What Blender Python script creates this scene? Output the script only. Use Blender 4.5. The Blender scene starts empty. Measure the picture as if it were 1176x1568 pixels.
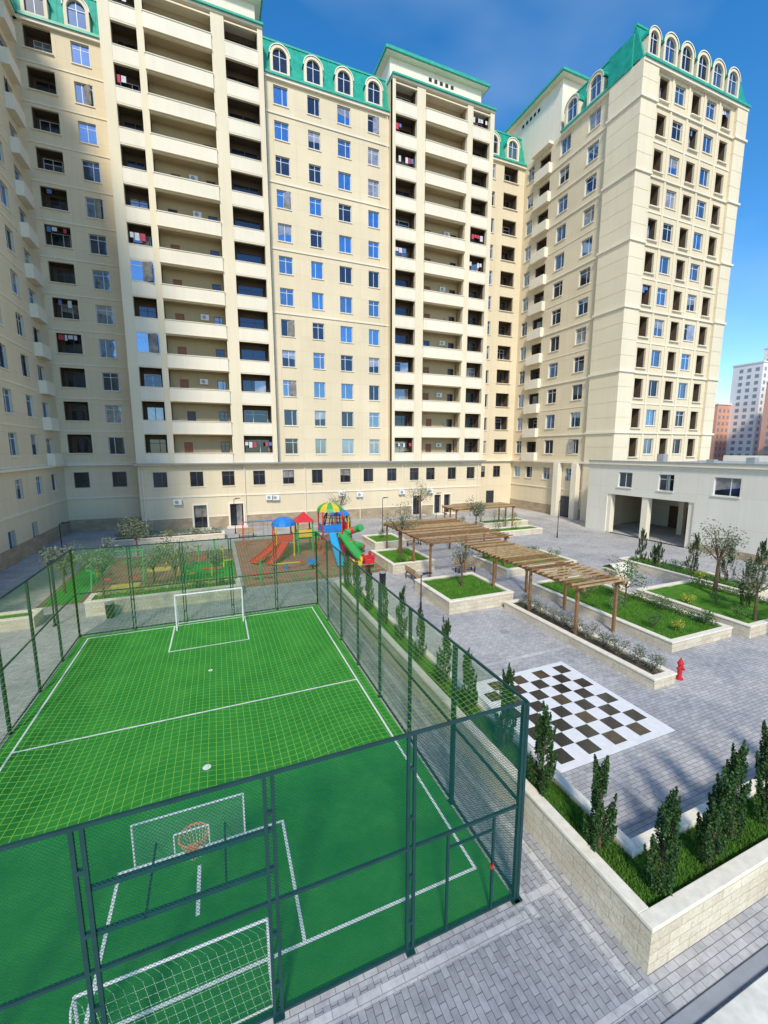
import bpy, math, random
from mathutils import Vector
random.seed(7)
R=random.Random(11)
scene=bpy.context.scene
scene.view_settings.view_transform='Standard'
scene.view_settings.look='None'
scene.view_settings.exposure=0
col=scene.collection

# ------------------------------------------------------------ materials
def newmat(name):
    m=bpy.data.materials.new(name); m.use_nodes=True
    nt=m.node_tree; b=nt.nodes['Principled BSDF']
    return m,nt,b
def N(nt,t,**k):
    n=nt.nodes.new(t)
    for a,v in k.items(): setattr(n,a,v)
    return n
def math_n(nt,op,a,b=None,c=None):
    n=N(nt,'ShaderNodeMath',operation=op)
    for i,s in enumerate((a,b,c)):
        if s is None: continue
        if isinstance(s,(int,float)): n.inputs[i].default_value=s
        else: nt.links.new(s,n.inputs[i])
    return n.outputs[0]
def objco(nt):
    return N(nt,'ShaderNodeNewGeometry').outputs['Position']
def wallco(nt):
    s=N(nt,'ShaderNodeSeparateXYZ'); nt.links.new(objco(nt),s.inputs[0])
    c=N(nt,'ShaderNodeCombineXYZ')
    nt.links.new(math_n(nt,'ADD',s.outputs[0],s.outputs[1]),c.inputs[0])
    nt.links.new(s.outputs[2],c.inputs[1])
    return c.outputs[0]
def noise(nt,vec,scale,detail=3,rough=.6):
    n=N(nt,'ShaderNodeTexNoise'); n.inputs['Scale'].default_value=scale
    n.inputs['Detail'].default_value=min(detail,3.5); n.inputs['Roughness'].default_value=rough
    nt.links.new(vec,n.inputs['Vector']); return n.outputs['Fac']
def ramp(nt,fac,stops):
    r=N(nt,'ShaderNodeValToRGB'); e=r.color_ramp.elements
    while len(e)<len(stops): e.new(.5)
    for i,(p,c) in enumerate(stops):
        e[i].position=p; e[i].color=(*c,1)
    nt.links.new(fac,r.inputs[0]); return r.outputs[0]
def mix(nt,mode,fac,a,b):
    n=N(nt,'ShaderNodeMix',data_type='RGBA',blend_type=mode)
    if isinstance(fac,(int,float)): n.inputs[0].default_value=fac
    else: nt.links.new(fac,n.inputs[0])
    for i,s in ((6,a),(7,b)):
        if isinstance(s,tuple): n.inputs[i].default_value=(*s,1)
        else: nt.links.new(s,n.inputs[i])
    return n.outputs[2]
def bump(nt,b,h,strength,dist=.02):
    n=N(nt,'ShaderNodeBump'); n.inputs['Strength'].default_value=strength
    n.inputs['Distance'].default_value=dist
    nt.links.new(h,n.inputs['Height']); nt.links.new(n.outputs[0],b.inputs['Normal'])

def simple(name,c,rough=.6,metal=0,var=.15,scale=3,spec=.4):
    m,nt,b=newmat(name)
    f=noise(nt,objco(nt),scale,3)
    lo=tuple(x*(1-var) for x in c); hi=tuple(min(1,x*(1+var)) for x in c)
    nt.links.new(ramp(nt,f,[(.3,lo),(.7,hi)]),b.inputs['Base Color'])
    b.inputs['Roughness'].default_value=rough; b.inputs['Metallic'].default_value=metal
    b.inputs['Specular IOR Level'].default_value=spec
    return m

def plaster(name,c,joint=True,w=2.4,h=1.65):
    m,nt,b=newmat(name); p=objco(nt); wc=wallco(nt)
    big=noise(nt,p,.12,3)
    mp=N(nt,'ShaderNodeMapping'); mp.inputs['Scale'].default_value=(1.6,.1,1); nt.links.new(wc,mp.inputs[0])
    streak=noise(nt,mp.outputs[0],1.2,3,.7)
    base=ramp(nt,big,[(.3,tuple(x*.93 for x in c)),(.7,tuple(min(.95,x*1.05) for x in c))])
    st=ramp(nt,streak,[(.3,(.86,.83,.79)),(.55,(1,1,1))])
    base=mix(nt,'MULTIPLY',.3,base,st)
    if joint:
        br=N(nt,'ShaderNodeTexBrick'); br.offset=.0
        br.inputs['Scale'].default_value=1; br.inputs['Brick Width'].default_value=w
        br.inputs['Row Height'].default_value=h; br.inputs['Mortar Size'].default_value=.012
        br.inputs['Color1'].default_value=(1,1,1,1); br.inputs['Color2'].default_value=(.96,.95,.94,1)
        br.inputs['Mortar'].default_value=(.8,.78,.75,1)
        nt.links.new(wc,br.inputs['Vector'])
        base=mix(nt,'MULTIPLY',1,base,br.outputs['Color'])
    nt.links.new(base,b.inputs['Base Color']); b.inputs['Roughness'].default_value=.85
    b.inputs['Specular IOR Level'].default_value=.2
    return m

def stone(name,c1,c2,w=.6,h=.22,mort=(.3,.27,.2)):
    m,nt,b=newmat(name); p=objco(nt); wc=wallco(nt)
    br=N(nt,'ShaderNodeTexBrick'); br.inputs['Scale'].default_value=1
    br.inputs['Brick Width'].default_value=w; br.inputs['Row Height'].default_value=h
    br.inputs['Mortar Size'].default_value=.006; br.inputs['Mortar Smooth'].default_value=.4
    br.inputs['Color1'].default_value=(*c1,1); br.inputs['Color2'].default_value=(*c2,1); br.inputs['Mortar'].default_value=(*mort,1)
    nt.links.new(wc,br.inputs['Vector'])
    n=noise(nt,p,16,3.5,.75)
    g=ramp(nt,n,[(.3,(.76,.75,.72)),(.62,(1.0,1.0,1.0))])
    c=mix(nt,'MULTIPLY',1,br.outputs['Color'],g)
    big=ramp(nt,noise(nt,p,1.1,3),[(.35,(.85,.83,.8)),(.6,(1,1,1))])
    c=mix(nt,'MULTIPLY',1,c,big)
    nt.links.new(c,b.inputs['Base Color']); b.inputs['Roughness'].default_value=.85
    bump(nt,b,math_n(nt,'SUBTRACT',n,br.outputs['Fac']),.6,.02)
    return m

def paving(name,c,w=.22,h=.11,rot=0,mort=.4,var=.12):
    m,nt,b=newmat(name); p=objco(nt)
    mp=N(nt,'ShaderNodeMapping'); mp.inputs['Rotation'].default_value=(0,0,rot); nt.links.new(p,mp.inputs[0])
    br=N(nt,'ShaderNodeTexBrick'); br.inputs['Scale'].default_value=1
    br.inputs['Brick Width'].default_value=w; br.inputs['Row Height'].default_value=h
    br.inputs['Mortar Size'].default_value=.006; br.inputs['Mortar Smooth'].default_value=.3
    br.inputs['Color1'].default_value=(*[x*(1-var) for x in c],1); br.inputs['Color2'].default_value=(*[x*(1+var) for x in c],1)
    br.inputs['Mortar'].default_value=(*[x*mort for x in c],1)
    nt.links.new(mp.outputs[0],br.inputs['Vector'])
    big=noise(nt,p,.3,3.5,.7); med=noise(nt,p,5,3.5,.75)
    cc=mix(nt,'MULTIPLY',1,br.outputs['Color'],ramp(nt,big,[(.38,(.8,.81,.84)),(.58,(1.06,1.05,1.03))]))
    cc=mix(nt,'MULTIPLY',1,cc,ramp(nt,med,[(.3,(.78,.78,.78)),(.6,(1.05,1.05,1.04))]))
    nt.links.new(cc,b.inputs['Base Color']); b.inputs['Roughness'].default_value=.75
    b.inputs['Specular IOR Level'].default_value=.25
    bump(nt,b,math_n(nt,'SUBTRACT',math_n(nt,'MULTIPLY',med,.4),br.outputs['Fac']),.5,.01)
    return m

def grassmat(name,a,bb,c,s1=2.5,s2=60):
    m,nt,b=newmat(name); p=objco(nt)
    n1=noise(nt,p,s1,3.5,.7); n2=noise(nt,p,s2,2,.8)
    f=math_n(nt,'ADD',math_n(nt,'MULTIPLY',n1,.5),math_n(nt,'MULTIPLY',n2,.5))
    nt.links.new(ramp(nt,f,[(.32,a),(.5,bb),(.68,c)]),b.inputs['Base Color'])
    b.inputs['Roughness'].default_value=.9; b.inputs['Specular IOR Level'].default_value=.15
    bump(nt,b,n2,.8,.03)
    return m

def leafmat(name,a,bb):
    m,nt,b=newmat(name)
    g=N(nt,'ShaderNodeNewGeometry')
    nt.links.new(ramp(nt,g.outputs['Random Per Island'],[(.05,a),(.95,bb)]),b.inputs['Base Color'])
    b.inputs['Roughness'].default_value=.65; b.inputs['Specular IOR Level'].default_value=.25
    return m

def glassmat(name,tint,refl=.55,rough=.04):
    m,nt,b=newmat(name); p=objco(nt)
    g=N(nt,'ShaderNodeBsdfGlossy'); g.inputs['Roughness'].default_value=rough; g.inputs['Color'].default_value=(.45,.68,1,1)
    n=noise(nt,p,.8,2)
    bp=N(nt,'ShaderNodeBump'); bp.inputs['Strength'].default_value=.12; bp.inputs['Distance'].default_value=.05
    nt.links.new(n,bp.inputs['Height']); nt.links.new(bp.outputs[0],g.inputs['Normal'])
    nt.links.new(ramp(nt,noise(nt,p,1.7,2),[(.35,tuple(x*.5 for x in tint)),(.65,tint)]),b.inputs['Base Color'])
    b.inputs['Roughness'].default_value=.3; b.inputs['Specular IOR Level'].default_value=.2
    mx=N(nt,'ShaderNodeMixShader'); mx.inputs[0].default_value=refl
    nt.links.new(b.outputs[0],mx.inputs[1]); nt.links.new(g.outputs[0],mx.inputs[2])
    nt.links.new(mx.outputs[0],nt.nodes['Material Output'].inputs['Surface'])
    return m

def netmat(name,c,cell,thick,mode='diamond',cell2=None):
    """woven wire / cord net: real holes between strands"""
    m,nt,b=newmat(name)
    s=N(nt,'ShaderNodeSeparateXYZ'); nt.links.new(objco(nt),s.inputs[0])
    x,y,z=s.outputs
    if mode=='diamond':
        h=math_n(nt,'ADD',x,y)
        u=math_n(nt,'DIVIDE',math_n(nt,'ADD',h,z),cell); v=math_n(nt,'DIVIDE',math_n(nt,'SUBTRACT',h,z),cell)
    elif mode=='flat':
        wob=math_n(nt,'MULTIPLY',math_n(nt,'SINE',math_n(nt,'MULTIPLY',x,2.3)),.12)
        u=math_n(nt,'DIVIDE',x,cell); v=math_n(nt,'DIVIDE',math_n(nt,'ADD',y,wob),cell2 or cell)
    else:
        u=math_n(nt,'DIVIDE',math_n(nt,'ADD',x,y),cell); v=math_n(nt,'DIVIDE',z,cell)
    def line(q):
        f=math_n(nt,'FRACT',q)
        return math_n(nt,'LESS_THAN',f,thick/cell)
    a=math_n(nt,'MAXIMUM',line(u),line(v))
    t=N(nt,'ShaderNodeBsdfTransparent'); mx=N(nt,'ShaderNodeMixShader')
    b.inputs['Base Color'].default_value=(*c,1); b.inputs['Roughness'].default_value=.6; b.inputs['Specular IOR Level'].default_value=.15
    nt.links.new(a,mx.inputs[0]); nt.links.new(t.outputs[0],mx.inputs[1]); nt.links.new(b.outputs[0],mx.inputs[2])
    nt.links.new(mx.outputs[0],nt.nodes['Material Output'].inputs['Surface'])
    return m

M={}
M['wall']=plaster('cream_plaster',(.75,.645,.45))
M['wall2']=plaster('cream_plaster_smooth',(.78,.69,.5),False)
M['pale']=plaster('pale_plaster',(.82,.75,.6),False)
M['low']=plaster('podium_plaster',(.78,.75,.65),True,3.2,2.4)
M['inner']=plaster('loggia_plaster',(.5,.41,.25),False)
M['inner_shade']=plaster('loggia_plaster_shade',(.12,.085,.055),False)  # darker copy of the loggia plaster, recess shade put into its colour
M['base']=stone('plinth_stone',(.5,.4,.27),(.41,.32,.21),.7,.3)
M['stone']=stone('limestone_block',(.8,.72,.56),(.69,.61,.46),.55,.2,(.48,.41,.3))
M['cop']=simple('limestone_coping',(.8,.73,.58),.8,0,.1,6)
M['green']=simple('green_roof_metal',(.02,.33,.23),.4,.0,.2,2)
M['greenlt']=simple('green_trim_metal',(.05,.4,.28),.4,.0,.15,2)
M['frame']=simple('white_pvc',(.62,.67,.74),.4,0,.03)
M['bframe']=simple('brown_frame',(.13,.075,.05),.5,0,.1)
M['dark']=simple('dark_interior',(.03,.027,.025),.8,0,.4,1)
M['door']=simple('door_brown',(.3,.12,.06),.5,0,.2)
M['ddoor']=simple('door_dark',(.03,.035,.045),.3,0,.2)
M['g0']=glassmat('window_glass',(.03,.07,.13),.3)
M['g1']=glassmat('window_glass_clear',(.014,.018,.022),.09)
M['g2']=glassmat('window_glass_curtain',(.36,.34,.3),.2)
M['g3']=glassmat('window_glass_sky_tint',(.02,.1,.3),.38)  # sky reflection put into the pane colour
M['metalw']=simple('white_painted_metal',(.8,.8,.8),.4,0,.05)
M['grey']=simple('grey_metal',(.35,.36,.37),.5,.2,.1)
M['roof']=simple('roof_membrane',(.36,.37,.36),.8,0,.2,1.5)
M['pave']=paving('paving_blocks',(.47,.46,.45),.24,.12)
M['pave2']=paving('paving_border',(.54,.53,.51),.4,.2,0,.55,.06)
M['pave3']=paving('paving_blocks_walk',(.37,.37,.375),.24,.12,math.radians(90))
M['asph']=simple('outer_ground',(.18,.17,.15),.9,0,.3,.05)
M['conc']=simple('concrete_cream',(.68,.65,.55),.85,0,.2,2.5)
M['turf']=grassmat('artificial_turf',(.018,.22,.03),(.035,.31,.045),(.08,.40,.06),.8,120)
M['lawn']=grassmat('lawn_grass',(.035,.11,.012),(.08,.23,.02),(.15,.34,.03))
M['soil']=simple('soil',(.09,.07,.04),.95,0,.4,8)
M['line']=simple('white_line_paint',(.78,.8,.76),.7,0,.12,9)
M['tw']=simple('chess_white_tile',(.78,.78,.77),.25,0,.06,5,.5)
M['tb']=simple('chess_black_tile',(.02,.02,.02),.12,0,.3,5,.8)
M['tb_refl']=simple('chess_reflection_tile',(.07,.05,.03),.12,0,.3,5,.8)  # brown reflection of the lit tower painted into some black squares
M['rubber']=paving('rubber_tiles',(.36,.15,.13),.5,.5,0,.7,.08)
M['rubberd']=paving('rubber_tiles_brown',(.27,.14,.11),.5,.5,0,.7,.08)
M['rubber2']=simple('yellow_rubber',(.5,.4,.1),.8,0,.1)
M['fence']=simple('fence_green_steel',(.008,.05,.05),.45,.1,.15)
M['mesh']=netmat('fence_mesh',(.004,.085,.07),.055,.0085)
M['net']=netmat('roof_net_cord',(.25,.5,.06),.11,.006,'flat')
M['gnet']=netmat('goal_net_cord',(.5,.7,.5),.12,.0045,'sq')
M['wood']=simple('pergola_wood',(.40,.27,.13),.7,0,.25,4)
M['woodd']=simple('pergola_wood_dark',(.24,.13,.055),.7,0,.25,4)
M['bark']=simple('bark',(.12,.08,.05),.9,0,.35,12)
M['cyp']=leafmat('cypress_leaves',(.008,.028,.008),(.05,.12,.025))
M['olive']=leafmat('olive_leaves',(.08,.11,.06),(.24,.28,.16))
M['shrub']=leafmat('shrub_leaves',(.025,.08,.02),(.11,.22,.05))
M['silver']=leafmat('silver_shrub_leaves',(.09,.11,.06),(.26,.27,.18))
M['yel']=leafmat('yellow_shrub_leaves',(.22,.27,.03),(.45,.47,.07))
M['blade']=leafmat('grass_blades',(.03,.1,.012),(.15,.32,.04))
for k,c in dict(red=(.6,.03,.035),blue=(.02,.2,.55),yellow=(.7,.46,.04),pgreen=(.05,.36,.08),cyan=(.03,.34,.58)).items():
    M[k]=simple('plastic_'+k,c,.4,0,.1)
M['black']=simple('black_steel',(.015,.017,.02),.4,.2,.1)
M['orange']=simple('hoop_orange',(.75,.25,.1),.4,0,.1)
M['brick']=simple('far_brick',(.72,.37,.25),.9,0,.1,.1)
M['farw']=simple('far_white',(.78,.75,.7),.9,0,.05,.1)
M['fard']=simple('far_glass',(.25,.27,.31),.3,0,.1,.1)
M['cloth1']=simple('laundry_red',(.5,.06,.1),.9); M['cloth2']=simple('laundry_white',(.6,.6,.62),.9); M['cloth3']=simple('laundry_blue',(.1,.2,.45),.9)

# ------------------------------------------------------------ mesh builder
class MB:
    def __init__(s,frame=None):
        s.v=[];s.f=[];s.m=[];s.mats=[]
        s.fr=frame or ((0,0),(1,0),(0,1))
    def P(s,u,d,z):
        (ox,oy),(ux,uy),(nx,ny)=s.fr
        return (ox+u*ux+d*nx, oy+u*uy+d*ny, z)
    def mi(s,k):
        if k not in s.mats: s.mats.append(k)
        return s.mats.index(k)
    def poly(s,pts,k,raw=False):
        i=len(s.v)
        s.v+= pts if raw else [s.P(*p) for p in pts]
        s.f.append(tuple(range(i,i+len(pts)))); s.m.append(s.mi(k))
    def box(s,u0,u1,d0,d1,z0,z1,k):
        i=len(s.v)
        for z in (z0,z1):
            for (u,d) in ((u0,d0),(u1,d0),(u1,d1),(u0,d1)): s.v.append(s.P(u,d,z))
        m=s.mi(k)
        for f in ((0,3,2,1),(4,5,6,7),(0,1,5,4),(1,2,6,5),(2,3,7,6),(3,0,4,7)):
            s.f.append(tuple(i+a for a in f)); s.m.append(m)
    def beam(s,a,b,r,k,n=8,r2=None):
        a=Vector(a);b=Vector(b);d=(b-a)
        if d.length<1e-6:return
        d.normalize()
        t=Vector((0,0,1)) if abs(d.z)<.9 else Vector((1,0,0))
        x=d.cross(t).normalized();y=d.cross(x)
        r2=r if r2 is None else r2
        i=len(s.v)
        for p,rr in ((a,r),(b,r2)):
            for j in range(n):
                an=2*math.pi*(j+.5)/n
                s.v.append(tuple(p+x*math.cos(an)*rr+y*math.sin(an)*rr))
        m=s.mi(k)
        for j in range(n):
            j2=(j+1)%n
            s.f.append((i+j,i+j2,i+n+j2,i+n+j)); s.m.append(m)
        s.f.append(tuple(i+j for j in range(n))[::-1]); s.m.append(m)
        s.f.append(tuple(i+n+j for j in range(n))); s.m.append(m)
    def obj(s,name,parent=None,smooth=False,bevel=0):
        me=bpy.data.meshes.new(name); me.from_pydata(s.v,[],s.f)
        for k in s.mats: me.materials.append(M[k])
        me.polygons.foreach_set('material_index',s.m)
        if smooth: me.polygons.foreach_set('use_smooth',[True]*len(s.f))
        me.update()
        o=bpy.data.objects.new(name,me); col.objects.link(o)
        if parent: o.parent=parent
        if bevel:
            b=o.modifiers.new('bevel','BEVEL'); b.width=bevel; b.segments=2; b.limit_method='ANGLE'
        return o
def empty(name):
    e=bpy.data.objects.new(name,None); col.objects.link(e); return e

# ------------------------------------------------------------ facade tools
def wall(B,u0,u1,z0,z1,ops,k,d=0.0):
    """wall sheet with real rectangular openings; ops=(a,b,c,e,depth)"""
    zs=sorted(set([z0,z1]+[x for o in ops for x in o[2:4]])); zs=[z for z in zs if z0-1e-6<=z<=z1+1e-6]
    for j in range(len(zs)-1):
        zc=(zs[j]+zs[j+1])/2
        row=[o for o in ops if o[2]<zc<o[3]]
        if not row:
            B.poly([(u0,d,zs[j]),(u1,d,zs[j]),(u1,d,zs[j+1]),(u0,d,zs[j+1])],k); continue
        cur=u0
        for o in sorted(row):
            if o[0]>cur: B.poly([(cur,d,zs[j]),(o[0],d,zs[j]),(o[0],d,zs[j+1]),(cur,d,zs[j+1])],k)
            cur=o[1]
        if cur<u1: B.poly([(cur,d,zs[j]),(u1,d,zs[j]),(u1,d,zs[j+1]),(cur,d,zs[j+1])],k)
    for (a,b,c,e,dp) in ops:
        q=d-dp
        def rev(q0,q1,kk):
            B.poly([(a,q0,c),(a,q1,c),(a,q1,e),(a,q0,e)],kk);B.poly([(b,q0,c),(b,q1,c),(b,q1,e),(b,q0,e)],kk)
            B.poly([(a,q0,c),(b,q0,c),(b,q1,c),(a,q1,c)],kk);B.poly([(a,q0,e),(b,q0,e),(b,q1,e),(a,q1,e)],kk)
        if dp>.8: rev(d,d-.22,k); rev(d-.22,q,'inner_shade')  # inner part of deep reveals is coloured as shade
        else: rev(d,q,k)
def window(W,a,b,c,e,d,frame='frame',glass=None,trim=True):
    if glass is None:
        h=(c-7)/40
        glass=R.choices(['g0','g1','g2','g3'],[.3,.55-.35*h,.05,.1+.35*h])[0]  # sky-tinted panes more frequent higher up, painting in the reflected sky
    t=.055
    W.box(a,a+t,d-.04,d+.03,c,e,frame);W.box(b-t,b,d-.04,d+.03,c,e,frame)
    W.box(a+t,b-t,d-.04,d+.03,c,c+t,frame);W.box(a+t,b-t,d-.04,d+.03,e-t,e,frame)
    w=b-a
    if w>.8:
        m=a+w*R.choice([.5,.5,.38,.62]); W.box(m-.03,m+.03,d-.035,d+.025,c+t,e-t,frame)
    if e-c>1.2 and R.random()<.6:
        zz=e-.45; W.box(a+t,b-t,d-.03,d+.02,zz-.025,zz+.025,frame)
    if w>1 and R.random()<.08:
        mm=(a+b)/2; W.poly([(mm,d+.03,c+t),(b-t-.1,d+.4,c+t),(b-t-.1,d+.4,e-t),(mm,d+.03,e-t)],'g2')
    W.poly([(a,d,c),(b,d,c),(b,d,e),(a,d,e)],glass)
    if R.random()<.12:
        W.poly([(a+t,d+.008,c+t+(e-c)*R.uniform(.2,.6)),(b-t,d+.008,c+t+(e-c)*.45),(b-t,d+.008,e-t),(a+t,d+.008,e-t)],'g2')
def winop(cx,w,z,h=1.8,sill=.85,dp=.25):
    return (cx-w/2,cx+w/2,z+sill,z+sill+h,dp)
def sills(B,a,b,c,d):
    B.box(a-.08,b+.08,d-.02,d+.09,c-.09,c,'pale')
def ac(B,u,d,z):
    B.box(u,u+.8,d,d+.3,z,z+.55,'metalw'); 
    B.poly([(u+.33+.2*math.cos(i*.628),d+.305,z+.27+.2*math.sin(i*.628)) for i in range(10)],'grey')
def loggia_in(B,W,a,b,c,e,dp,d=0):
    q=d-dp
    B.poly([(a,q,c),(b,q,c),(b,q,e),(a,q,e)],'inner_shade')  # back wall painted with the loggia's shade
    w=b-a
    x0=a+w*R.uniform(.08,.2);x1=b-w*R.uniform(.08,.2)
    window(W,x0,x1,c+.02,e-.25,q+.05,R.choice(['frame','bframe','bframe','bframe']),'g1')
def laundry(B,a,b,z,d):
    x=a+.15
    while x<b-.4:
        w=R.uniform(.2,.45); h=R.uniform(.35,.7)
        if R.random()<.6: B.poly([(x,d,z-h),(x+w,d+.02,z-h),(x+w,d,z),(x,d,z)],R.choice(['cloth1','cloth2','cloth3','cloth2']))
        x+=w+.08
F0=7.25; FH=3.3; NF=12; TOP=F0+FH*NF   # 46.85
def mansard(B,u0,u1,d=0.0,z0=TOP,h=4.0,k='green'):
    B.box(u0,u1,d-.3,d+.28,z0-.28,z0,'pale'); B.box(u0,u1,d-.3,d+.42,z0+.002,z0+.22,'greenlt')
    a=[(u0,d+.05,z0+.22),(u1,d+.05,z0+.22),(u1,d-1.0,z0+h),(u0,d-1.0,z0+h)]
    B.poly(a,k)
    B.poly([(u0,d+.05,z0+.22),(u0,d-1.0,z0+h),(u0,d-1.3,z0+h),(u0,d-1.3,z0+.22)],k)
    B.poly([(u1,d+.05,z0+.22),(u1,d-1.0,z0+h),(u1,d-1.3,z0+h),(u1,d-1.3,z0+.22)],k)
    B.box(u0,u1,d-1.3,d-.92,z0+h,z0+h+.18,'greenlt')
    u=u0+.25
    while u<u1-.1:
        B.poly([(u,d+.10,z0+.22),(u+.04,d+.10,z0+.22),(u+.04,d-.95,z0+h),(u,d-.95,z0+h)],'greenlt'); u+=.5
def dormer(B,W,cx,d=0.0,z0=TOP,w=2.0,h=1.7):
    z=z0+.22; r=w/2; n=12; zc=z+h
    out=[(cx-r,z)]+[(cx-r*math.cos(math.pi*i/n),zc+r*math.sin(math.pi*i/n)) for i in range(n+1)]+[(cx+r,z)]
    ri=r-.28
    inn=[(cx-ri,z+.25)]+[(cx-ri*math.cos(math.pi*i/n),zc+ri*math.sin(math.pi*i/n)) for i in range(n+1)]+[(cx+ri,z+.25)]
    df=d+.25; db=d-1.2
    for i in range(len(out)-1):
        a,b=out[i],out[i+1];c,e=inn[i],inn[i+1]
        B.poly([(a[0],df,a[1]),(b[0],df,b[1]),(e[0],df,e[1]),(c[0],df,c[1])],'wall2')
        B.poly([(a[0],df,a[1]),(b[0],df,b[1]),(b[0],db,b[1]),(a[0],db,a[1])],'green' if 1<=i<n+1 else 'wall2')
        B.poly([(c[0],df,c[1]),(e[0],df,e[1]),(e[0],df-.25,e[1]),(c[0],df-.25,c[1])],'wall2')
        s=1.1
        o1=(cx+(a[0]-cx)*s,zc+(a[1]-zc)*s);o2=(cx+(b[0]-cx)*s,zc+(b[1]-zc)*s)
        if 1<=i<n+1:
            B.poly([(a[0],df+.06,a[1]),(b[0],df+.06,b[1]),(o2[0],df+.06,o2[1]),(o1[0],df+.06,o1[1])],'pale')
            B.poly([(o1[0],df+.06,o1[1]),(o2[0],df+.06,o2[1]),(o2[0],db,o2[1]),(o1[0],db,o1[1])],'green')
    B.poly([(out[0][0],df,z),(inn[0][0],df,z+.25),(inn[-1][0],df,z+.25),(out[-1][0],df,z)],'wall2')
    W.poly([(p[0],df-.24,p[1]) for p in inn],R.choice(['g0','g1']))
    W.box(cx-.035,cx+.035,df-.23,df-.19,z+.25,zc+ri,'frame'); W.box(cx-ri,cx+ri,df-.23,df-.185,zc-.03,zc+.03,'frame')
def penthouse(B,W,u0,u1,d,z0=48.9,z1=52.6):
    B.box(u0,u1,d-6,d,z0,z1,'pale')
    n=5
    c=(u0+u1)/2+.8
    for i in range(n):
        x=c-2+i*.75; W.box(x,x+.4,d+.0,d+.03,z1-1.05,z1-.65,'dark')
    B.box(u0-.6,u1+.6,d-6.6,d+.6,z1,z1+.14,'pale')
    B.box(u0-.8,u1+.8,d-6.8,d+.8,z1+.14,z1+.4,'greenlt')
    a=(u0-.8,u1+.8,d-6.8,d+.8); b=(u0+.1,u1-.1,d-5.8,d-.1); za=z1+.4; zb=z1+1.3
    A=[(a[0],a[3],za),(a[1],a[3],za),(a[1],a[2],za),(a[0],a[2],za)]
    C=[(b[0],b[3],zb),(b[1],b[3],zb),(b[1],b[2],zb),(b[0],b[2],zb)]
    for i in range(4):
        j=(i+1)%4; B.poly([A[i],A[j],C[j],C[i]],'green')
    B.poly(C,'green')

def block(B,W,u0,pill,bays,u1,d1=1.1,back=-.45):
    nl=NF+1; ztop=F0+FH*nl-.3
    for a,b in pill: 
        B.box(a,b,d1-.5,d1,F0-.3,ztop,'wall2')
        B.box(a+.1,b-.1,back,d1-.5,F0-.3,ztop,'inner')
    B.poly([(u0,back,F0-.3),(u0,d1-.002,F0-.3),(u0,d1-.002,ztop),(u0,back,ztop)],'wall'); B.poly([(u1,back,F0-.3),(u1,d1-.002,F0-.3),(u1,d1-.002,ztop),(u1,back,ztop)],'wall')
    for k in range(nl):
        z=F0+FH*k
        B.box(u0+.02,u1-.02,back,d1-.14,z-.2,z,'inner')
        for a,b,t in bays:
            if t=='long':
                B.box(a+.002,b-.002,d1-.12,d1+.16,z-.28,z+.95,'pale')
                B.box(a-.05,b+.05,d1-.14,d1+.22,z+.95,z+1.02,'pale')
                B.box(a-.04,b+.04,d1-.1,d1+.2,z-.34,z-.28,'wall2')
            else:
                B.box(a+.002,b-.002,d1-.14,d1-.03,z-.28,z+.97,'pale')
                B.box(a+.002,b-.002,d1-.17,d1+.02,z+.97,z+1.02,'pale')
            B.box(a+.002,b-.002,d1-.3,d1-.05,z+FH-.42-(.3 if k==nl-1 else 0),z+FH-.28-(.3 if k==nl-1 else 0),'wall2')
            ops=[]
            if t=='long':
                dx=a+.9 if R.random()<.8 else a+1.4
                ops=[(dx,dx+.85,z,z+2.15,.12),(b-1.15,b-.25,z+.3,z+2.2,.12)]
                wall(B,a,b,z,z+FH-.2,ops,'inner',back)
                W.poly([(dx,back-.1,z),(dx+.85,back-.1,z),(dx+.85,back-.1,z+2.15),(dx,back-.1,z+2.15)],R.choice(['door','door','g1','ddoor']))
                window(W,b-1.15,b-.25,z+.3,z+2.2,back-.06,'bframe','g1')
                if R.random()<.3: ac(B,a+2.6+R.random(),back,z+1.7)
                if R.random()<.25: B.beam(B.P(a+3.2+R.random(),d1-.5,z+1.0),B.P(a+3.2,d1-.5,z+1.5),.03,'black',6)
            else:
                B.poly([(a-.3,back,z),(b+.3,back,z),(b+.3,back,z+FH-.2),(a-.3,back,z+FH-.2)],'inner_shade')  # side bay back wall, shade put into its colour
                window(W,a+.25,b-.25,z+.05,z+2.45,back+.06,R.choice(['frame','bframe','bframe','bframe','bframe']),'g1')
                B.box(a-.098,a+.02,back,d1-.52,z+.01,z+FH-.22,'inner_shade'); B.box(b-.02,b+.098,back,d1-.52,z+.01,z+FH-.22,'inner_shade')  # added side linings that carry the bay's shade as colour
                B.box(a+.03,b-.03,back+.01,d1-.52,z+FH-.24,z+FH-.21,'inner_shade')  # ceiling sheet coloured as shade
                if k<NF and R.random()<.04:
                    window(W,a,b,z+1.02,z+FH-.42,d1-.1,'frame',R.choice(['g0','g3']))
                elif R.random()<.2: laundry(B,a,b,z+2.2,d1-.4)
    B.box(u0-.02,u1+.02,back,d1+.1,ztop,ztop+.2,'pale'); B.box(u0-.1,u1+.1,back,d1+.3,ztop+.2,ztop+.38,'greenlt')

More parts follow.
